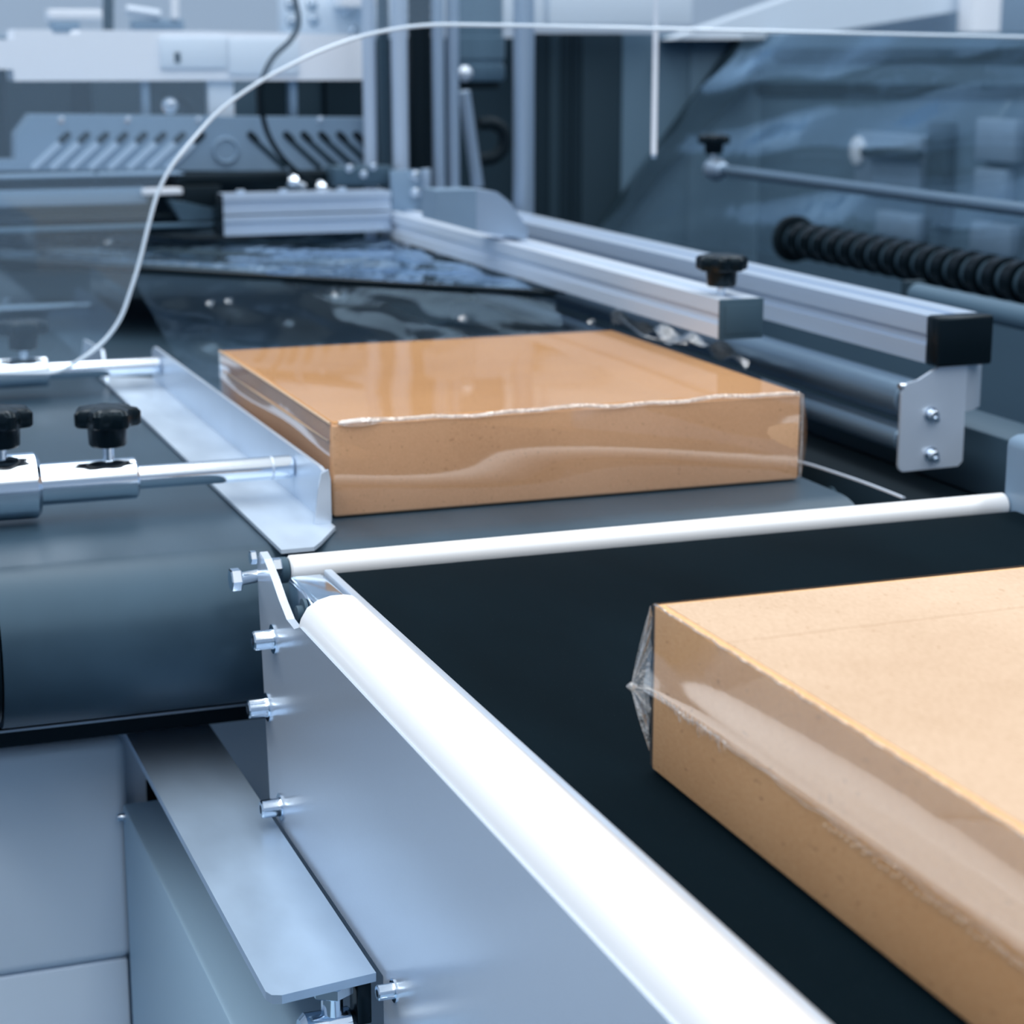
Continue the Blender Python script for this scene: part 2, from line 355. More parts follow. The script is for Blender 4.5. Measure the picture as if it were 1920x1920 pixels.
# ================================================================== REAR CONVEYOR (wide grey belt)
rc = thing('belt_conveyor', 'wide conveyor with smooth grey belt turning over a big end roller, carrying the flat box', 'conveyor', (.43, 2.0, -.12))
belt_loop('belt', .118, .742, 1.300, 3.05, 0, .054, 'belt_grey', rc)
rod('end_roller', (.1125, 1.300, -.054), (.1185, 1.300, -.054), 0.0500, 'black', rc, 40)
lathe('bearing_ring', (.1120, 1.300, -.054), (-1, 0, 0), [(0, .031), (.0055, .031), (.0065, .029), (.0065, .024), (.002, .022)], 'chrome', rc, 40)
rod('roller_shaft', (.07, 1.300, -.054), (.112, 1.300, -.054), .010, 'black', rc, 20)
box('side_frame', .060, .105, 1.26, 3.05, -.125, -.005, 'paint_mid', rc, .002)
zs0, zs1 = PY(0, 1404, 1.335).z, PY(0, 1374, 1.335).z
box('scraper_bar', -.25, .335, 1.335, 1.36, zs0, zs1, 'black_matte', rc, .001)
rod('scraper_edge', (-.25, 1.335, zs1+.0006), (.335, 1.335, zs1+.0006), .0010, 'steel', rc, 8)
# right side plate with curved top edge
pts = [(1.250, -.055)]
top = [(1690, 935), (1655, 921), (1610, 904), (1560, 887), (1520, 874), (1490, 866)]
pl = [PX(x, y, .772) for x, y in top]
pts = [(p.y, p.z) for p in pl]
pts += [(pts[-1][0]+.5, pts[-1][1]), (pts[-1][0]+.5, -.11), (pts[0][0], -.11)]
prism('side_plate', [(.772, y, z) for y, z in pts], (.004, 0, 0), 'slate', rc)
tube_path('plate_edge', [p+Vector((.002, 0, 0)) for p in pl], .0016, 'steel', rc, 8)
q = PX(1562, 938, .772)
lathe('slot_eye', q+Vector((-.001, 0, 0)), (-1, 0, 0), [(0, .011), (.002, .011), (.002, .006), (.0005, .006)], 'cap_grey', rc, 24)
box('tray', .778, 1.00, 1.25, 2.6, -.055, -.045, 'dark', rc, .001)
box('tray_rail', .945, 1.00, 1.30, 2.6, -.044, .012, 'paint_deep', rc, .003)
box('side_frame', 1.02, 1.06, 1.25, 3.05, -.12, -.02, 'paint_deep', rc, .002)
box('cross_frame', .0785, 1.02, 1.9, 1.94, -.130, -.112, 'paint_deep', rc)

# ================================================================== SIDE GUIDE with rods, sleeves and knobs
sg = thing('side_guide', 'L-shaped steel side guide on two chrome rods with black clamp knobs, beside the flat box', 'guide', (.33, 1.6, .001))
X1, X0 = .353, .302
y0, y1 = 1.262, 1.99
# base flange (a thin foot resting just above the belt)
bm = bmesh.new(); prism_bm(bm, [(X0, y0, .0012), (.3245, y0+.0005, .0012), (.3330, 1.276, .0012), (X1, 1.3135, .0012), (X1, y1, .0012), (X0, y1+.03, .0012)], (0, 0, .0028)); finish('foot', bm, 'brushed', sg)
# upright flange with a chamfered, turned-in near end
bm = bmesh.new(); prism_bm(bm, [(X1, 1.324, .004), (X1, y1, .004), (X1, y1, .032), (X1, y1-.012, .037), (X1, 1.345, .0405), (X1, 1.330, .0385), (X1, 1.326, .033)], (-.003, 0, 0)); finish('upright', bm, 'steel', sg)
te = [PY(x, y, 1.3235) for x, y in ((603, 888), (616, 881), (620, 898), (622, 975), (617, 989), (589, 989), (597, 915))]
prism('turned_end', te, (0, .003, 0), 'steel', sg)
bm = bmesh.new(); prism_bm(bm, [(.303, y1+.0, .004), (.303, y1+.16, .004), (.303, y1+.14, .026), (.303, y1+.02, .032)], (.003, 0, 0)); finish('rear_tab', bm, 'steel', sg)
YR, ZR = 1.418, .0262
rod('rod', (.055, YR, ZR), (.3495, YR, ZR), .0085, 'chrome', sg, 36)
rod('rod_ferrule', (.3325, YR, ZR), (.3345, YR, ZR), .0089, 'steel', sg, 36, .0003)
rod('sleeve', (.162, YR, ZR), (.235, YR, ZR), .0150, 'chrome', sg, 40, .0018)
rod('collar', (.09, YR, ZR), (.166, YR, ZR), .0235, 'chrome', sg, 48, .003)
star_knob((.2155, YR, ZR+.0145), .0235, sg, .0105)
star_knob((.1405, YR-.006, ZR+.022), .0235, sg, .0080, ph=1.2)
YF, ZF = 1.945, .0235
rod('rod', (.085, YF, ZF), (.3495, YF, ZF), .0080, 'chrome', sg, 32)
rod('sleeve', (.165, YF, ZF), (.242, YF, ZF), .0145, 'chrome', sg, 40, .0018)
star_knob((.220, YF, ZF+.014), .0235, sg, .0085)
for Y in (YR, YF):
    box('rod_mount', .078, .1, Y-.02, Y+.02, -.004, .055, 'paint_mid', sg, .003)

# ================================================================== SHRINK-WRAPPED BOXES
def wavy_box(name, x0, x1, y0, y1, z0, z1, m, parent, amp, n=(20, 20, 8), corner=.003, seed=0, skip_bottom=True):
    bm = bmesh.new()
    cube(bm, x0, x1, y0, y1, z0, z1)
    bmesh.ops.bevel(bm, geom=bm.edges[:], offset=corner, segments=3, affect='EDGES', profile=.5)
    o = finish(name, bm, m, parent, True)
    return o
# flat far box ------------------------------------------------------
b1 = thing('shrink_wrapped_box', 'flat golden cardboard box in glossy film on the grey belt', 'box', (.55, 1.535, 0))
bx0, bx1, by0, by1, bz = .3625, .7335, 1.352, 1.722, .0680
wavy_box('carton', bx0, bx1, by0, by1, .001, bz, 'card_far', b1, 0, corner=.0022)
box('lid_flap', bx0+.0015, bx1-.0015, by0+.0015, by1-.0015, bz, bz+.0006, 'card_lid_dimmed', b1)
def film_panel(name, P, U, V, nu, nv, h, m, parent):
    """sheet P + u U + v V lifted by h(u, v) along its normal"""
    P, U, V = Vector(P), Vector(U), Vector(V); N = U.cross(V).normalized(); bm = bmesh.new(); g = []
    for i in range(nu+1):
        g.append([bm.verts.new(P+U*(i/nu)+V*(j/nv)+N*h(i/nu, j/nv)) for j in range(nv+1)])
    for i in range(nu):
        for j in range(nv): bm.faces.new((g[i][j], g[i+1][j], g[i+1][j+1], g[i][j+1]))
    return finish(name, bm, m, parent, True)
def h_front(u, v): return .0012 + .0013*math.sin(3.1*u+.6)*math.sin(math.pi*v) + .0009*math.sin(9*u+4*v)*math.sin(math.pi*v)
film_panel('film_front', (bx0, by0, .002), (bx1-bx0, 0, 0), (0, 0, bz-.002), 60, 16, h_front, 'film', b1)
def h_top(u, v): return .0028 + .0007*math.sin(math.pi*v)*math.sin(6.5*u+1.2*v)*(1-u) + .0004*(1-u)*math.sin(15*u+2*v)*(1-v)*v*4
film_panel('film_top', (bx0, by0, bz), (bx1-bx0, 0, 0), (0, by1-by0, 0), 70, 50, h_top, 'film_flat', b1)
film_panel('film_side', (bx0, by1, .002), (0, by0-by1, 0), (0, 0, bz-.002), 30, 10, lambda u, v: .0014+.001*math.sin(8*u)*math.sin(math.pi*v), 'film', b1)
film_panel('film_side', (bx1, by0, .002), (0, by1-by0, 0), (0, 0, bz-.002), 30, 10, lambda u, v: .002+.004*math.sin(math.pi*v)*math.exp(-8*u), 'film', b1)
rp = [(bx0+.004+(bx1-bx0-.006)*t, by0-.0012+.0006*math.sin(31*t), bz+.0012+.0008*math.sin(17*t)+.0006*math.sin(41*t)) for t in [i/26 for i in range(27)]]
tube_path('film_edge', rp, .0016, 'film_fold_and_glint', b1, 8, sub=3)
tube_path('film_edge', [(bx0-.0008, by1-.001, bz+.0005), (bx0-.001, 1.54, bz+.001), (bx0-.0008, by0+.003, bz+.0005)], .0011, 'card_flap', b1, 8)
tube_path('film_edge', [(bx0-.0012, by1-.02, bz-.014), (bx0-.0015, 1.52, bz-.0135), (bx0-.0012, by0+.006, bz-.0125)], .0009, 'card_flap', b1, 8)
tube_path('film_edge', [(bx1+.0006, by0-.0012, .004), (bx1+.001, by0-.0014, .035), (bx1+.0006, by0-.0012, bz)], .0010, 'film_fold_and_glint', b1, 8)
# gathered blister of film at the near top corner
bm = bmesh.new(); lathe_bm(bm, (bx0+.018, by0-.001, bz+.0006), (1, 0, 0), [(-.014, .0006), (-.009, .0022), (0, .0030), (.009, .0024), (.018, .0008)], 14); finish('film_pucker', bm, 'film_fold_and_glint', b1, True)

# larger near box ---------------------------------------------------
b2 = thing('shrink_wrapped_box', 'larger kraft cardboard box in clear film with a perforated seam, on the black belt', 'box', (.52, .62, 0))
cx0, cx1, cy0, cy1, cz = .3665, .760, .330, .808, .0805
wavy_box('carton', cx0, cx1, cy0, cy1, .001, cz, 'card_near', b2, 0, corner=.0012)
# lid flaps with a step in the middle
prism('lid_flap', [(cx0+.004, .7412, cz-.0003), (cx1-.003, .7512, cz-.0003), (cx1-.003, cy1-.004, cz-.0003), (cx0+.004, cy1-.004, cz-.0003)], (0, 0, .0006), 'card_flap', b2)
prism('lid_flap', [(cx0+.004, cy0+.004, cz-.0003), (cx1-.003, cy0+.004, cz-.0003), (cx1-.003, .7512, cz-.0003), (cx0+.004, .7412, cz-.0003)], (0, 0, .0006), 'card_flap', b2)
tube_path('flap_crease', [(cx0+.004, .7412, cz+.0001), (.5, .7446, cz+.0001), (cx1-.003, .7512, cz+.0001)], .0005, 'card_flap', b2, 6)
SEAM = .0415
def h_side(u, v):
    # u runs far -> near, v bottom -> top
    s = math.exp(-((v-.51)/.06)**2)
    return .0014 + .0006*s + .0003*math.sin(7*u+2*v)*math.sin(math.pi*v) + .0025*math.exp(-u*16)*math.exp(-((v-.5)/.22)**2)
film_panel('film_side', (cx0, cy1, .0025), (0, cy0-cy1, 0), (0, 0, cz-.0025), 90, 26, h_side, 'film', b2)
def h_far(u, v): return .0015 + .012*math.exp(-((v-.5)/.3)**2)*math.sin(math.pi*min(1, u*1.0))
film_panel('film_back', (cx1, cy1, .0025), (cx0-cx1, 0, 0), (0, 0, cz-.0025), 40, 12, h_far, 'film', b2)
# ear of gathered film at the far corner
bm = bmesh.new(); tip = Vector((cx0-.0075, cy1+.008, SEAM-.002))
col_ = [Vector((cx0-.0008+.0006*math.sin(i*2.1), cy1+.001, .010+(cz-.011)*i/14)) for i in range(15)]
tv = bm.verts.new(tip); pv = [bm.verts.new(c) for c in col_]
mv = [bm.verts.new(c.lerp(tip, .5)+Vector((.0010*math.sin(i*2.4), .0015*math.cos(i*2.4), 0))) for i, c in enumerate(col_)]
for i in range(14):
    bm.faces.new((pv[i], pv[i+1], mv[i+1], mv[i])); bm.faces.new((mv[i], mv[i+1], tv))
finish('film_ear', bm, 'film_fold_and_glint', b2, True)
for i in range(0, 15, 2):
    c = col_[i]; tube_path('film_pleat', [c, c.lerp(tip, .5)+Vector((-.0006, 0, 0)), tip], .00022, 'film_fold_and_glint', b2, 5, sub=3)
lathe('film_knot', tip+Vector((.001, 0, 0)), (-1, .6, 0), [(-.002, .0008), (0, .0022), (.0015, .0019), (.003, .0006)], 'film_fold_and_glint', b2, 10)
# seam line and perforation beads
sp = []
for i in range(60):
    t = i/59; y = cy1-.004-(cy1-cy0-.01)*t
    sp.append((cx0-.0034-.0004*math.sin(t*23), y, SEAM-.002*t+.0007*math.sin(t*57)+.0005*math.sin(t*131)))
tube_path('film_seam', sp, .00026, 'film_fold_and_glint', b2, 6, sub=2)
bm = bmesh.new(); k = 0
for i in range(62):
    y = .640-.0042*i + random.uniform(-.0003, .0003); z = SEAM-.0015-.0004*((.8-y)/.1)+random.uniform(-.0012, .0009)
    lathe_bm(bm, (cx0-.0026, y, z-.0014), (-1, 0, 0), [(0, .00085), (.0005, .0008), (.0009, .0004)], 8)
o = finish('perforation_beads', bm, 'card_flap', b2, True); o['kind'] = 'stuff'
for i in range(16):
    y = cy1-.012-.0045*i-random.uniform(0, .002); l = random.uniform(.002, .006)
    tube_path('film_pucker', [(cx0-.0030, y, SEAM+.001), (cx0-.0034, y-.0008, SEAM-l*.4), (cx0-.0028, y-.0012, SEAM-l)], .0004, 'film_fold_and_glint', b2, 5, sub=2)
ep = [(cx0-.0008+.0004*math.sin(i*1.7), cy1-.002-(cy1-cy0-.006)*i/70, cz+.0004+.0003*math.sin(i*2.3)) for i in range(71)]
tube_path('film_edge', ep, .00045, 'film_fold_and_glint', b2, 6, sub=2)

# ================================================================== ALUMINIUM RAILS
r1 = thing('aluminium_rail', 'slotted aluminium rail with grey end cap and a black knob, above the flat box', 'rail', (.77, 2.2, .085))
R1X0, R1X1, R1Y0, R1Z0, R1Z1 = .748, .788, 1.528, .0860, .1190
R1Y1 = PX(715, 393, R1X0).y
extrusion_y('rail', R1X0, R1X1, R1Y0, R1Y1, R1Z0, R1Z1, 'alu', r1)
box('end_cap', R1X0-.0006, R1X1+.0006, R1Y0-.004, R1Y0, R1Z0-.0006, R1Z1+.0006, 'cap_grey', r1, .0012)
box('cap_inset', R1X0+.004, R1X1-.004, R1Y0-.0048, R1Y0-.004, R1Z0+.004, R1Z1-.004, 'cap_grey', r1, .0003)
star_knob((.768, 1.565, R1Z1-.001), .0225, r1, .008)

r2 = thing('aluminium_rail', 'slotted aluminium rail with black end cap and a bolted bracket plate holding two tubes', 'rail', (.9, 2.2, .08))
R2Y0 = 1.385
a, b = PY(1757, 690, R2Y0), PY(1866, 590, R2Y0)
R2X0, R2X1, R2Z0, R2Z1 = a.x, b.x, a.z, b.z
extrusion_y('rail', R2X0+.001, R2X1-.001, R2Y0+.02, 3.0, R2Z0+.001, R2Z1-.001, 'alu_mid', r2)
box('end_cap', R2X0, R2X1, R2Y0, R2Y0+.020, R2Z0, R2Z1, 'black', r2, .003, 3)
# bracket plate: curved sheet hanging under the rail
bm = bmesh.new(); n = 16; front = []
bxL, bxR, bxE = PY(1688, 800, 1.392).x, PY(1808, 800, 1.392).x, PY(1858, 740, 1.392).x
zb, zs, zt, ze = PY(1750, 880, 1.392).z, PY(1690, 730, 1.392).z, R2Z0-.0005, PY(1830, 770, 1.392).z
ptsB = [(bxL+.004, zb), (bxL+.001, zb+.002), (bxL, zb+.005), (bxL, zs-.004), (bxL+.004, zs+.004), (bxL+.015, zs+.0065), (bxL+.028, zt-.003), (bxL+.035, zt), (bxR, zt), (bxR, zb+.005), (bxR-.004, zb+.001)]
prism_bm(bm, [(x, 1.392, z) for x, z in ptsB], (0, .003, 0)); finish('bracket_plate', bm, 'steel', r2)
bm = bmesh.new(); prism_bm(bm, [(bxR, 1.392, zt), (bxR+.010, 1.396, zt), (bxE+.001, 1.409, zt), (bxE+.001, 1.412, zt), (bxR+.009, 1.399, zt), (bxR, 1.395, zt)], (0, 0, ze-zt)); finish('bracket_wing', bm, 'steel', r2, True)
for yy in (777, 852):
    q = PY(1745, yy, 1.392); bolt((q.x, q.y, q.z), (0, -1, 0), .0042, r2, head=.005)
    rod('bolt_tip', (q.x+.003, q.y-.006, q.z-.004), (q.x+.003, q.y-.001, q.z-.004), .0026, 'chrome', r2, 12)
q = PY(1692, 724, 1.395); rod('pin', (q.x-.003, q.y, q.z), (q.x+.004, q.y, q.z), .003, 'chrome', r2, 12)
q = PY(1660, 752, 1.40); q.x = bxL+.0135; rod('tube', (q.x, 1.397, q.z), (q.x, 2.44, q.z), .0165, 'tube_dark', r2, 36)
q2 = PY(1660, 825, 1.40); q2.x = bxL+.0085; rod('tube', (q2.x, 1.397, q2.z), (q2.x, 2.44, q2.z), .0105, 'tube_dark', r2, 30)

# ================================================================== HOOD PANEL OF CLEAR ACRYLIC
YP = 1.90
curve = [(-60, 700), (60, 700), (110, 696), (150, 675), (178, 655), (205, 628), (228, 592), (245, 545), (262, 490), (278, 425), (295, 365), (320, 315), (365, 258), (415, 205), (480, 158), (545, 122), (610, 92), (680, 68), (745, 54), (810, 47), (900, 47), (1100, 51), (1400, 58), (1700, 65), (2050, 73)]
cp = [PY(x, y, YP) for x, y in curve]
ac = thing('acrylic_guard', 'clear acrylic safety hood panel with a large curved cut-out over the grey belt', 'panel', (.6, YP, .3))
bm = bmesh.new(); ztop = .62
A = [bm.verts.new(p) for p in cp]; B = [bm.verts.new((min(p.x, cp[0].x) if i < 10 else p.x, p.y, (ztop if i >= 10 else p.z))) for i, p in enumerate(cp)]
xl = cp[0].x-.12
# left leg + upper band as strips
lv = [bm.verts.new((xl, YP, p.z)) for p in cp]
for i in range(len(cp)-1):
    if cp[i+1].z-cp[i].z > .0005 and i < 19: bm.faces.new((A[i], A[i+1], lv[i+1], lv[i]))
k0 = 19
tops = [bm.verts.new((p.x, YP, ztop)) for p in cp[k0:]]
tl = bm.verts.new((xl, YP, ztop)); bm.faces.new((lv[k0], A[k0], tops[0], tl))
for i in range(k0, len(cp)-1): bm.faces.new((A[i], A[i+1], tops[i-k0+1], tops[i-k0]))
for v in list(bm.verts):
    if not v.link_faces: bm.verts.remove(v)
finish('sheet', bm, 'acrylic', ac)
box('top_rail', xl-.035, cp[-1].x+.05, YP-.012, YP+.045, ztop, ztop+.03, 'alu', ac, .002)
box('leg', xl-.035, xl-.004, YP-.012, YP+.018, -.1585, ztop, 'alu', ac, .002)
box('leg', cp[-1].x+.02, cp[-1].x+.05, YP-.012, YP+.018, -.90, ztop, 'alu', ac, .002)
tube_path('cut_edge', cp, .0019, 'acrylic_edge', ac, 8, sub=4)

# ================================================================== FILM FORMER AND FILM UNDER IT
fp = thing('film_former', 'triangular film-folding plate under the aluminium rail, behind the flat box', 'plate', (.5, 2.2, .08))
z = .078
A_, B_, C_, D_ = PZ(-60, 487, z), PZ(1060, 552, z), PZ(640, 430, z), PZ(-60, 440, z)
prism('plate', [A_, B_, Vector((R1X0-.003, 2.0, z)), Vector((R1X0-.003, C_.y, z)), Vector((D_.x, C_.y, z))], (0, 0, .002), 'slate', fp)
tube_path('front_edge', [A_, A_.lerp(B_, .5), A_.lerp(B_, .985)], .0035, 'black', fp, 8)
bm = bmesh.new(); g = []; nu, nv = 40, 24
for i in range(nu+1):
    r_ = []
    for j in range(nv+1):
        u, v = i/nu, j/nv; e = A_.lerp(B_, u*.955); f_ = Vector((D_.x+(R1X0-.01-D_.x)*u, C_.y-.01, z)); p = e.lerp(f_, v)
        p.z = z+.004+.004*math.sin(11*u+5*v)*math.sin(7*v+3*u)+.003*math.sin(29*v+6*u); r_.append(bm.verts.new(p))
    g.append(r_)
for i in range(nu):
    for j in range(nv): bm.faces.new((g[i][j], g[i+1][j], g[i+1][j+1], g[i][j+1]))
o = finish('film_layer', bm, 'crinkle', fp, True)
# clear film draping from the plate's front edge down to the belt behind the box
bm = bmesh.new(); g = []; nu, nv = 80, 40
for i in range(nu+1):
    r_ = []
    for j in range(nv+1):
        u, v = i/nu, j/nv
        near = Vector((.372+.355*u, 1.775, .004)); far = A_.lerp(B_, .30+.68*u)+Vector((0, -.012, -.004))
        p = near.lerp(far, v); p.z = .004+(.070)*v**1.5
        w = math.sin(math.pi*min(1, v*1.02))
        p.z = max(.003, p.z+w*(.006*math.sin(13*u+5*v)*math.sin(9*v+4*u)+.0022*math.sin(31*u-13*v)+.001*math.sin(37*v+19*u)))
        r_.append(bm.verts.new(p))
    g.append(r_)
for i in range(nu):
    for j in range(nv): bm.faces.new((g[i][j], g[i+1][j], g[i+1][j+1], g[i][j+1]))
o = finish('loose_film', bm, 'drape', None, True); tag(o, 'loose crinkled clear film draping down to the grey belt behind the flat box', 'film')
for x, y, r_ in ((640, 556, .010), (622, 548, .006), (395, 571, .0045), (430, 567, .0045), (870, 600, .005), (205, 456, .006), (1110, 606, .004)):  # lumps added to imitate the glints of lamps in the film
    zz = .060 if y > 500 else .088
    p = PZ(x, y, zz); lo = o if y > 500 else fp
    lathe('film_fold_and_glint', p-Vector((r_, 0, 0)), (1, .35, .25), [(0, r_*.15), (r_*.35, r_*.55), (r_*.8, r_*.5), (r_*1.2, r_*.72), (r_*1.7, r_*.4), (r_*2.1, r_*.1)], 'film_glint', lo, 9, lambda k, a: 1+.35*math.sin(3*a+k*1.3))
# torn film beside the box under the rail
bm = bmesh.new(); g = []
pa, pb = PZ(1150, 590, .066), PZ(1400, 668, .055)
for i in range(25):
    t = i/24; p = pa.lerp(pb, t); w = .010+.022*t*(1.2-t)*2
    g.append([bm.verts.new(p+Vector((w*(s-.3), .02*s, .006*math.sin(9*t+4*s)+.004*math.sin(23*t)-.008*s))) for s in (0, .25, .5, .75, 1)])
for i in range(24):
    for j in range(4): bm.faces.new((g[i][j], g[i+1][j], g[i+1][j+1], g[i][j+1]))
o = finish('film_tail', bm, 'film_fold_and_glint', None, True); tag(o, 'torn shiny film tail hanging under the rail beside the flat box', 'film')
tube_path('film_edge', [g_ for g_ in (PZ(1160, 592, .066), PZ(1185, 615, .066), PZ(1215, 632, .066), PZ(1290, 645, .06))], .0012, 'film_fold_and_glint', o, 6)

# ================================================================== BACKGROUND LEFT: SEALING HEAD
YB = 2.62
vc = thing('vented_cover', 'grey vented machine cover with two rows of slanted louvres and a round emboss', 'cover', (.3, YB, 0))
P = [(58, 215), (700, 222), (700, 320), (-420, 320), (-420, 306), (30, 300), (30, 252)]
prism('cover', [PY(x, y, YB) for x, y in P], (0, .05, 0), 'paint_mid', vc)
def bar2(name, p0, p1, w, dep, m, parent, Y):
    """rounded slanted bar between two pixels, on plane Y, w metres wide"""
    a, b = PY(*p0, Y), PY(*p1, Y); d = (b-a).normalized(); nrm = Vector((-d.z, 0, d.x)); pts = []
    for s, c in ((1, b), (-1, a)):
        for k in range(7):
            t = math.pi*(k/6-.5); pts.append(c + d*(s*w/2*math.cos(t)) + nrm*(s*w/2*math.sin(t)))
    return prism(name, pts, (0, dep, 0), m, parent)
for i in range(8):
    x = 124+36*i
    bar2('louvre', (x-16, 272), (x-60, 313), .0075, .004, 'fin', vc, YB-.004)
    bar2('louvre_opening', (x+3, 253), (x-8, 263), .0085, .0025, 'black_matte', vc, YB-.0025)
for x in (470, 537, 570, 603, 637, 668):
    bar2('louvre_opening', (x, 252), (x+10, 262), .0085, .0025, 'black_matte', vc, YB-.0025)
    bar2('louvre', (x+14, 268), (min(x+62, 698), 312), .0065, .002, 'slate', vc, YB-.002)
q = PY(423, 282, YB); lathe('emboss', q, (0, -1, 0), [(0, .018), (.003, .0175), (.004, .015), (.0015, .013)], 'paint_mid', vc, 30)
for x in (115, 240, 372, 600):
    q = PY(x, 224, YB); bolt(q, (0, -1, 0), .003, vc, head=.003)

sbm = thing('sealing_beam', 'long white sealing beam above the grey vented cover', 'beam', (.3, YB+.1, .3))
P = [(27, 55), (95, 55), (102, 64), (146, 64), (152, 56), (380, 58), (700, 66), (700, 150), (27, 152), (25, 130), (-420, 130), (-420, 76), (27, 74)]
prism('beam', [PY(x, y, YB+.06) for x, y in P], (0, .08, 0), 'white', sbm)
pxbox('cover_plate', 302, 70, 425, 128, YB+.055, .005, 'paint', sbm)
pxbox('cover_plate', 430, 72, 560, 140, YB+.056, .004, 'paint', sbm)
pxbox('slot', 328, 98, 338, 118, YB+.0535, .0015, 'slate', sbm, 0)
for x in (268, 392, 545):
    pxbox('hanger', x, 150, x+(26 if x != 392 else 60) - 14, 218, YB+.07, .02, 'paint_mid' if x != 392 else 'paint', sbm)
q = PY(318, 198, YB+.05); bolt(q, (0, -1, 0), .007, sbm, head=.01)
rod('hook', PY(335, 180, YB+.06), PY(365, 212, YB+.06), .005, 'black', sbm, 12)

xu = PY(-420, 300, YB-.10).x
box('side_upright', xu-.04, xu-.001, YB-.10, YB+.14, -.90, PY(-420, 60, YB+.06).z, 'paint_mid', sbm, .003)

bars = thing('cross_bars', 'stacked dark and pale cross bars below the vented cover', 'bars', (.3, YB-.06, 0))
pxbox('pale_bar', -420, 324, 345, 345, YB-.064, .06, 'paint_mid', bars)
pxbox('black_bar', 330, 322, 655, 346, YB-.064, .06, 'black_matte', bars)
pxbox('bar_joint', 178, 322, 184, 352, YB-.045, .004, 'slate', bars, 0)
pxbox('lower_bar', -420, 352, 275, 400, YB-.07, .05, 'paint_mid', bars)
pxbox('dark_bar', -420, 404, 418, 424, YB-.09, .05, 'black_matte', bars)
pxbox('grey_bar', -420, 424, 418, 442, YB-.10, .05, 'panel_blue', bars)
pxbox('pale_plate', 268, 353, 342, 366, YB-.08, .03, 'white', bars)
pxbox('black_block', 345, 348, 415, 386, YB-.08, .05, 'black_matte', bars)
prism('grey_lug', [PY(x, y, YB-.10) for x, y in ((318, 376), (350, 380), (402, 392), (402, 412), (340, 416))], (0, .03, 0), 'paint_deep', bars)

cx = thing('cross_rail', 'aluminium cross rail meeting the far end of the long rail', 'rail', (.6, 2.5, .08))
ya = R1Y1+.0
qa, qb = PY(415, 462, R1Y1-.05), PY(418, 366, R1Y1-.05)
extrusion_x('rail', qb.x, R1X0-.002, R1Y1-.05, R1Y1-.01, qb.z-.024, qb.z, 'alu_mid', cx)
extrusion_x('rail', qb.x, R1X0-.002, R1Y1-.05, R1Y1-.01, qb.z-.050, qb.z-.026, 'alu_mid', cx)
box('end_cap', qb.x-.005, qb.x-.0002, R1Y1-.051, R1Y1-.009, qb.z-.051, qb.z+.001, 'black', cx, .001)
for x in (450, 530, 640):
    q = PY(x, 366, R1Y1-.03); hexnut('nut', (q.x, q.y, qb.z), (0, 0, 1), .006, .005, cx)

cc = thing('press_carriage', 'grey press carriage block with bolted bracket plate at the end of the rail', 'block', (.75, 2.5, .1))
YC = 2.50
pxbox('carriage_block', 628, 312, 740, 350, YC+.02, .05, 'paint_deep', cc, .002)
pxbox('bracket_plate', 735, 318, 806, 402, YC, .01, 'paint_mid', cc, .001)
pxbox('bracket_lip', 793, 316, 808, 372, YC-.004, .004, 'alu_dull', cc, .0008)
for y in (328, 361):
    bolt(PY(779, y, YC), (0, -1, 0), .005, cc, head=.004)
for x, y in ((655, 315), (682, 326), (700, 312)):
    bolt(PY(x, y, YC+.02), (0, -1, 0), .0035, cc, head=.003)

# vertical posts of the press
def post(x0, x1, ya_, yb_, Y, m, label, r=None, name='guide_post', cat='post'):
    a, b = PY(x0, yb_, Y), PY(x1, yb_, Y); a.z = .0525; top_ = PY((x0+x1)/2, ya_, Y).z
    rr = (b.x-a.x)/2; o = rod(name, ((a.x+b.x)/2, Y, a.z), ((a.x+b.x)/2, Y, top_), rr, m, None, 28, base=((a.x+b.x)/2, Y, a.z)); tag(o, label, cat); return o
post(683, 707, -70, 318, 2.56, 'alu_mid', 'pale round steel post beside the vented cover')
post(737, 766, -70, 322, 2.54, 'alu_mid', 'thick pale round steel post above the bolted bracket plate')
post(813, 835, -70, 420, 2.56, 'alu_dull', 'slim grey-blue post beside the black bellows')
post(839, 862, -70, 420, 2.58, 'alu_dull', 'slim grey-blue post standing behind the gusset block')
post(963, 1000, -70, 440, 2.56, 'alu_dull', 'stout pale post behind the sloping gusset block')
sc = thing('lead_screw', 'dark threaded lead screw between two pale posts', 'screw', (.8, 2.6, .1))
a, b = PY(710, 330, 2.6), PY(734, 330, 2.6); zt = PY(720, -70, 2.6).z; a.z = .0525; cxm = (a.x+b.x)/2; rr = (b.x-a.x)/2
rod('core', (cxm, 2.6, a.z), (cxm, 2.6, zt), rr*.8, 'slate', sc, 20)
bm = bmesh.new(); zz = a.z+.01
while zz < zt-.005:
    lathe_bm(bm, (cxm, 2.6, zz), (0, 0, 1), [(0, rr*.8), (.0016, rr), (.0024, rr), (.004, rr*.8)], 16); zz += .0045
o = finish('thread', bm, 'paint_deep', sc, True); o['kind'] = 'stuff'
tag(box('mounting_slab', .67, 1.06, 2.46, 2.76, .0035, .052, 'dark', None, .002), 'dark mounting slab carrying the round press posts behind the aluminium rail', 'slab')
bl = thing('bellows', 'black pleated bellows column between the posts', 'bellows', (.85, 2.6, .1))
a, b = PY(768, 322, 2.6), PY(811, 322, 2.6); zt = PY(790, -70, 2.6).z; a.z = .0525; cxm = (a.x+b.x)/2; rr = (b.x-a.x)/2
prof = []; zz = 0; H_ = zt-a.z; i = 0
while zz < H_: prof.append((zz, rr*(1 if i % 2 else .93))); zz += .006; i += 1
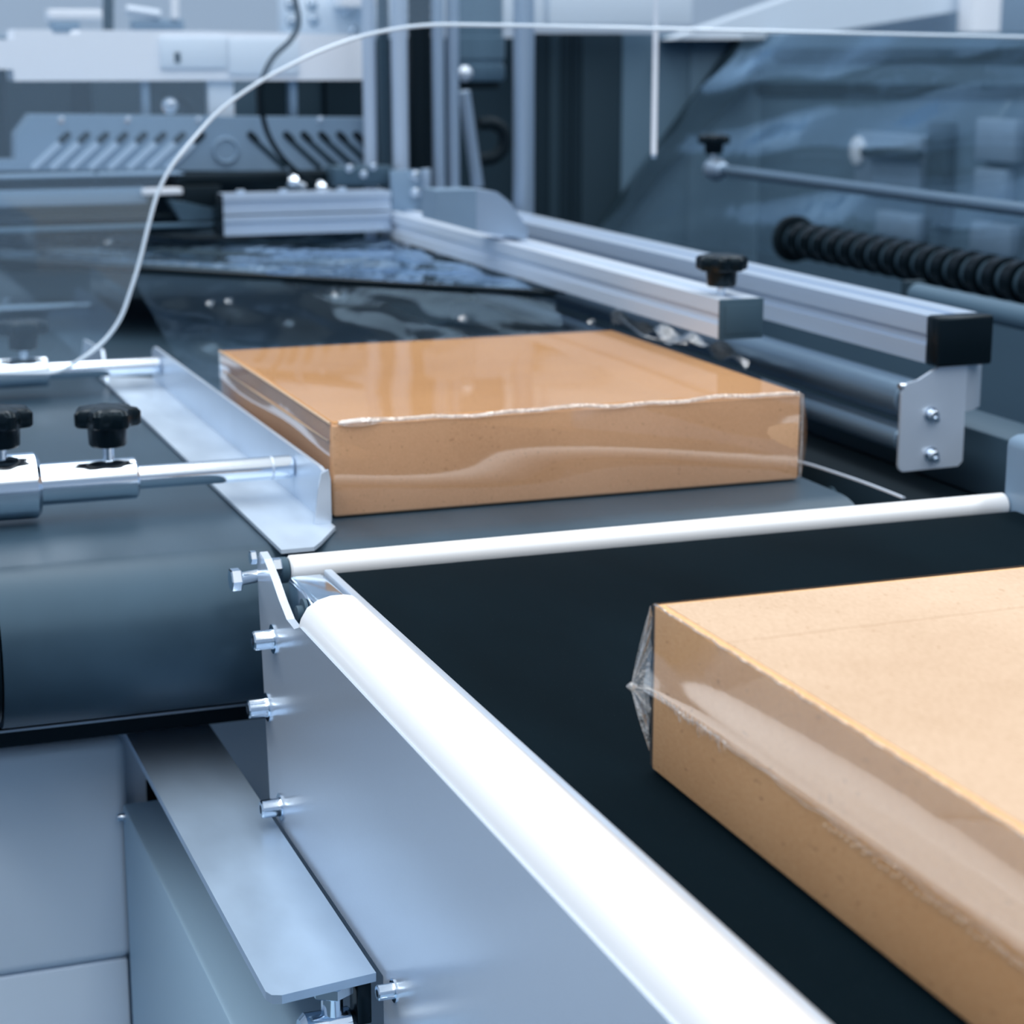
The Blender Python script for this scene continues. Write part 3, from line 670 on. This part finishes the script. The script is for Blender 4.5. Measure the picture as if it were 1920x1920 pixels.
lathe('pleats', (cxm, 2.6, a.z), (0, 0, 1), prof, 'black_matte', bl, 24)
rod('top_flange', (cxm, 2.6, zt-.012), (cxm, 2.6, zt+.004), rr*1.04, 'black', bl, 24)
gz = thing('gusset_block', 'grey sheet-metal gusset block with a sloping end beside the rail', 'block', (.8, 2.1, .1))
YG = 2.08
P = [(818, 358), (893, 356), (893, 434), (818, 414)]
prism('end_face', [PY(x, y, YG) for x, y in P], (0, .05, 0), 'paint_mid', gz)
P = [(893, 356), (932, 360), (955, 378), (992, 430), (988, 450), (893, 434)]
prism('sloping_side', [PY(x, y, YG+.002) for x, y in P], (0, .048, 0), 'alu_dull', gz)  # lighter tone of this face is shading put into its colour
py = thing('pneumatic_cylinder', 'grey banded pneumatic cylinder hanging between the posts', 'cylinder', (1.0, 2.66, .2))
a, b = PY(868, 150, 2.7), PY(962, 150, 2.7); cxm = (a.x+b.x)/2; rr = (b.x-a.x)/2
lathe('barrel', (cxm, 2.74, PY(915, 152, 2.74).z), (0, 0, 1), [(0, rr*.92), (.004, rr), (.022, rr), (.023, rr*.93), (.030, rr*.93), (.031, rr), (.060, rr), (.061, rr*.93), (.2, rr*.93)], 'panel_blue', py, 36)
rod('piston', (cxm, 2.74, PY(915, 158, 2.74).z-.006), (cxm, 2.74, PY(915, 152, 2.74).z), rr*.8, 'black_matte', py, 30)
q = PY(872, 138, 2.68); lathe('ball_joint', q+Vector((0, 0, -.010)), (0, 0, 1), [(0, .004), (.004, .009), (.010, .0105), (.016, .009), (.020, .004)], 'steel', py, 20)
rod('link_rod', PY(870, 170, 2.68), PY(896, 352, 2.68), .0085, 'alu_dull', py, 20)
tube_path('hose', [PY(x, y, 2.69) for x, y in ((898, 232), (925, 232), (944, 248), (944, 275), (928, 294), (900, 300))], .009, 'black_matte', py, 12)
cbm = thing('cable', 'thin black cable looping down in front of the vented cover', 'cable', (.5, 2.5, .1))
tube_path('cord', [PY(x, y, 2.54) for x, y in ((548, -20), (560, 40), (545, 75), (512, 108), (492, 150), (489, 190), (500, 245), (525, 290), (560, 325), (600, 352), (622, 362))], .0035, 'black', cbm, 10)
for x, y in ((556, 338), (608, 349)):
    q = PY(x, y, 2.53); lathe('connector', q+Vector((-.012, 0, 0)), (1, 0, -.4), [(0, .007), (.003, .010), (.010, .010), (.012, .006), (.024, .005)], 'chrome', cbm, 16)

# upper left fittings seen through the acrylic
YT = 2.95
ft = thing('valve_block', 'white valve block with a grey foot on top of the white sealing beam', 'valve', (.3, YT, .33))
pxbox('body', 92, 18, 192, 38, YT, .04, 'white', ft, .003)
pxbox('foot', 98, 40, 150, 60, YT, .04, 'paint_mid', ft, .002)
fb = thing('air_fitting', 'pale angled air fitting behind the white sealing beam', 'fitting', (.4, YT, .33))
rod('pipe', PY(236, 18, YT), PY(300, 28, YT), .007, 'alu', fb, 16)
rod('riser', PY(328, -10, YT), PY(328, 36, YT), .006, 'white', fb, 16)
pxbox('base_block', 250, 36, 345, 56, YT, .03, 'paint_mid', fb, .002)
tb = thing('terminal_box', 'pale terminal box with round screw heads behind the posts', 'box', (.6, YT, .33))
pxbox('body', 540, -20, 690, 66, YT+.05, .06, 'paint', tb, .003)
pxbox('lid', 640, -20, 725, 14, YT, .05, 'white', tb, .003)
for x, y in ((546, 10), (548, 42), (588, 38), (652, 24), (585, 10), (664, 60)):
    bolt(PY(x, y, YT+.05), (0, -1, 0), .006, tb, head=.004)
db = thing('dark_post', 'dark vertical post beside the white valve block', 'post', (.35, YT+.1, .3))
rod('upright', PY(203, 60, YT+.1), PY(203, -60, YT+.1), .008, 'slate', db, 16)
box('foot', PY(203, 60, YT+.1).x-.012, PY(203, 60, YT+.1).x+.012, YT+.09, YT+.11, PY(203, 70, YT+.1).z, PY(203, 58, YT+.1).z, 'slate', db, .001)

# dark machine interior behind everything on the left
ri = thing('machine_enclosure', 'dark blue interior panels of the machine enclosure behind the press', 'enclosure', (1.0, 3.3, -.9))
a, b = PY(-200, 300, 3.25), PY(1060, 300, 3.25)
box('back_panel', a.x, b.x, 3.25, 3.27, -.2, PY(0, 70, 3.25).z, 'slate', ri)
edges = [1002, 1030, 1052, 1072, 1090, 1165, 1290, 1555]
mm = ['dark', 'slate', 'dark', 'dark', 'slate', 'panel_blue', 'panel_blue']
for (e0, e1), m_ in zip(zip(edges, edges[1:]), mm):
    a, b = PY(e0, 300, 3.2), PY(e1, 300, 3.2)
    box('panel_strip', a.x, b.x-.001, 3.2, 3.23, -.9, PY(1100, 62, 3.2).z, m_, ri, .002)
prism('diagonal_shade', [PY(x, y, 3.17) for x, y in ((1392, 66), (1500, 66), (1240, 330), (1150, 452), (1118, 440))], (0, .02, 0), 'slate', ri)  # dark sheet added in place of the shaded band along the film edge
for x0, x1, m_ in ((20, 130, 'dark'), (180, 270, 'slate'), (290, 390, 'dark'), (400, 480, 'paint_deep'), (490, 545, 'dark'), (560, 600, 'slate'), (615, 680, 'dark')):
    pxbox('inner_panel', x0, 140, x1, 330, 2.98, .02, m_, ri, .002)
tag(box('equipment_shelf', PY(-420, 60, 2.93).x, PY(735, 60, 2.93).x, 2.93, 3.249, PY(300, 74, 2.93).z, PY(300, 67.5, 2.93).z, 'paint_mid', None, .002), 'long blue-grey equipment shelf behind the white sealing beam', 'shelf')
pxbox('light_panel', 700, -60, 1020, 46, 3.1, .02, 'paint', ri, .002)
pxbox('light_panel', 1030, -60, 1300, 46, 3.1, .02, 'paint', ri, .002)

# ================================================================== RIGHT: FILM UNWIND STATION
XW = 1.62
ENDY = 1.50
fu = thing('unwind_frame', 'blue-grey side wall of the film unwind station with two long dark slots', 'frame', (XW, 2.3, -.9))
box('wall_plate', XW, XW+.02, .9, 3.165, -.9, PX(1800, 60, XW).z, 'panel_blue', fu)
def slotbar(y0p, y1p, xs, name='long_slot'):
    pts = [PX(xs, y0p, XW-.003), PX(xs-10, (y0p+y1p)/2, XW-.003), PX(xs, y1p, XW-.003), PX(2000, y1p+(4 if y0p > 130 else 0), XW-.003), PX(2000, y0p+(6 if y0p > 130 else 0), XW-.003)]
    prism(name, pts, (.0025, 0, 0), 'dark', fu)
tag(box('support_plate', 1.095, XW-.001, ENDY-.02, ENDY-.0005, -.90, .34, 'panel_blue', None, .002), 'tall blue-grey support plate at the near ends of the ribbed roller and tension rod', 'plate')
slotbar(90, 117, 1455); slotbar(155, 182, 1424)
for (x0, y0_, x1, y1_, m_) in ((1600, 255, 1725, 345, 'paint_mid'), (1730, 230, 1775, 420, 'slate'), (1822, 320, 1885, 372, 'paint_mid'), (1815, 425, 1895, 470, 'paint_mid'), (1640, 405, 1720, 440, 'paint_mid'), (1825, 225, 1905, 300, 'paint_mid')):
    a, b = PX(x0, y1_, XW-.02), PX(x1, y0_, XW-.02)
    box('mount_plate', XW-.02, XW-.001, min(a.y, b.y), max(a.y, b.y), min(a.z, b.z), max(a.z, b.z), m_, fu, .004)
q = PX(1610, 283, XW-.02); lathe('hub', q, (-1, 0, 0), [(0, .022), (.004, .022), (.006, .018)], 'paint', fu, 24)
bm = bmesh.new(); a, b = PX(1620, 285, XW-.03), PX(1725, 290, XW-.03); finish_r = rod('spindle', a, b, .008, 'slate', fu, 14)

# the web of film hanging in front
fw = thing('film_web', 'hazy sheet of clear packing film drawn down through the unwind station', 'film', (1.4, 2.3, .0))
bm = bmesh.new(); g = []
XA = 1.36
tl_, bl_ = PX(1392, 62, XA), PX(1122, 432, XA-.07)
tr_, br_ = PX(2010, 62, XA), PX(2010, 560, XA-.07)
for i in range(31):
    u = i/30
    g.append([bm.verts.new(tl_.lerp(tr_, u).lerp(bl_.lerp(br_, u), j/24) + Vector((.010*math.sin(j*.7+u*5)+.006*math.sin(j*.31+u*19), 0, 0))) for j in range(25)])
for i in range(30):
    for j in range(24): bm.faces.new((g[i][j], g[i+1][j], g[i+1][j+1], g[i][j+1]))
finish('sheet', bm, 'web', fw, True)
tr = thing('tension_rod', 'chrome tension rod with a black knob at its end, above the ribbed roller', 'rod', (1.2, 2.0, .2))
XR = 1.20
pa, pb = PX(1345, 318, XR), PX(2010, 411, XR)
rod('rod', (XR, pa.y, pa.z), (XR, ENDY, pa.z), .0072, 'tube_dark', tr, 24)
lathe('end_hub', (XR, pa.y+.015, pa.z), (0, -1, 0), [(0, .014), (.012, .0155), (.02, .013), (.034, .010), (.036, .0075)], 'alu_dull', tr, 24)
star_knob((XR, pa.y+.012, pa.z+.014), .0215, tr, .006)
rr_ = thing('ribbed_roller', 'black ribbed rubber roller below the chrome tension rod', 'roller', (1.25, 1.9, .1))
XB = 1.235
pa = PX(1490, 448, XB); pb = PX(2010, 545, XB)
rod('core', (XB, ENDY, pa.z), (XB, pa.y, pa.z), .018, 'cap_grey', rr_, 28)
y = ENDY+.02
while y < pa.y-.01:
    o = lathe('rib', (XB, y, pa.z), (0, 1, .0), [(0, .0185), (.002, .0235), (.021, .0225), (.024, .0185)], 'black', rr_, 28); y += .034
rod('end_disc', (XB, pa.y-.004, pa.z), (XB, pa.y+.006, pa.z), .030, 'black_matte', rr_, 28)
tbm = thing('tube_rail', 'plain blue-grey tube under the ribbed roller', 'tube', (1.15, 1.7, .1))
XT = 1.12
pa, pb = PX(1718, 552, XT), PX(2010, 592, XT)
rod('tube', (XT, ENDY, pa.z), (XT, pa.y, pa.z), .012, 'panel_blue', tbm, 24)
box('end_bracket', XT-.012, XT+.012, pa.y, pa.y+.012, pa.z-.05, pa.z+.014, 'slate', tbm, .002)
# hanging rod and pale covers over the opening
hr = thing('hanging_rod', 'thin pale vertical rod hanging from the hood at the film edge', 'rod', (.8, 1.93, .2))
q1 = PY(1226, 290, 1.93); q0 = Vector((q1.x, 1.93, .62))
rod('rod', q1, q0, .0031, 'white', hr, 14)
rod('tip', q1-Vector((0, 0, .004)), q1+Vector((0, 0, .012)), .0026, 'alu_dull', hr, 12)
pc = thing('overhead_beam', 'pale diagonal overhead beam above the film unwind station', 'beam', (1.8, 3.2, .3))
YH = 3.15
P = [(1010, 68), (1240, 70), (1830, 12), (1830, -12), (1420, -5)]
prism('diagonal_beam', [PY(1260, 74, YH), PY(1480, 72, YH), PY(1835, 14, YH), PY(1835, -30, YH), PY(1500, -10, YH)], (0, .05, 0), 'paint', pc)
a, b = PY(1822, 76, YH-.06), PY(1884, -80, YH-.06)
tag(box('upright_post', a.x, b.x, YH-.06, YH-.01, -.90, b.z, 'white', None, .004), 'thick white upright post at the end of the pale diagonal beam', 'post')
pxbox('rear_cover', 1500, -80, 2000, 78, YH+.08, .03, 'paint_mid', pc, .003)
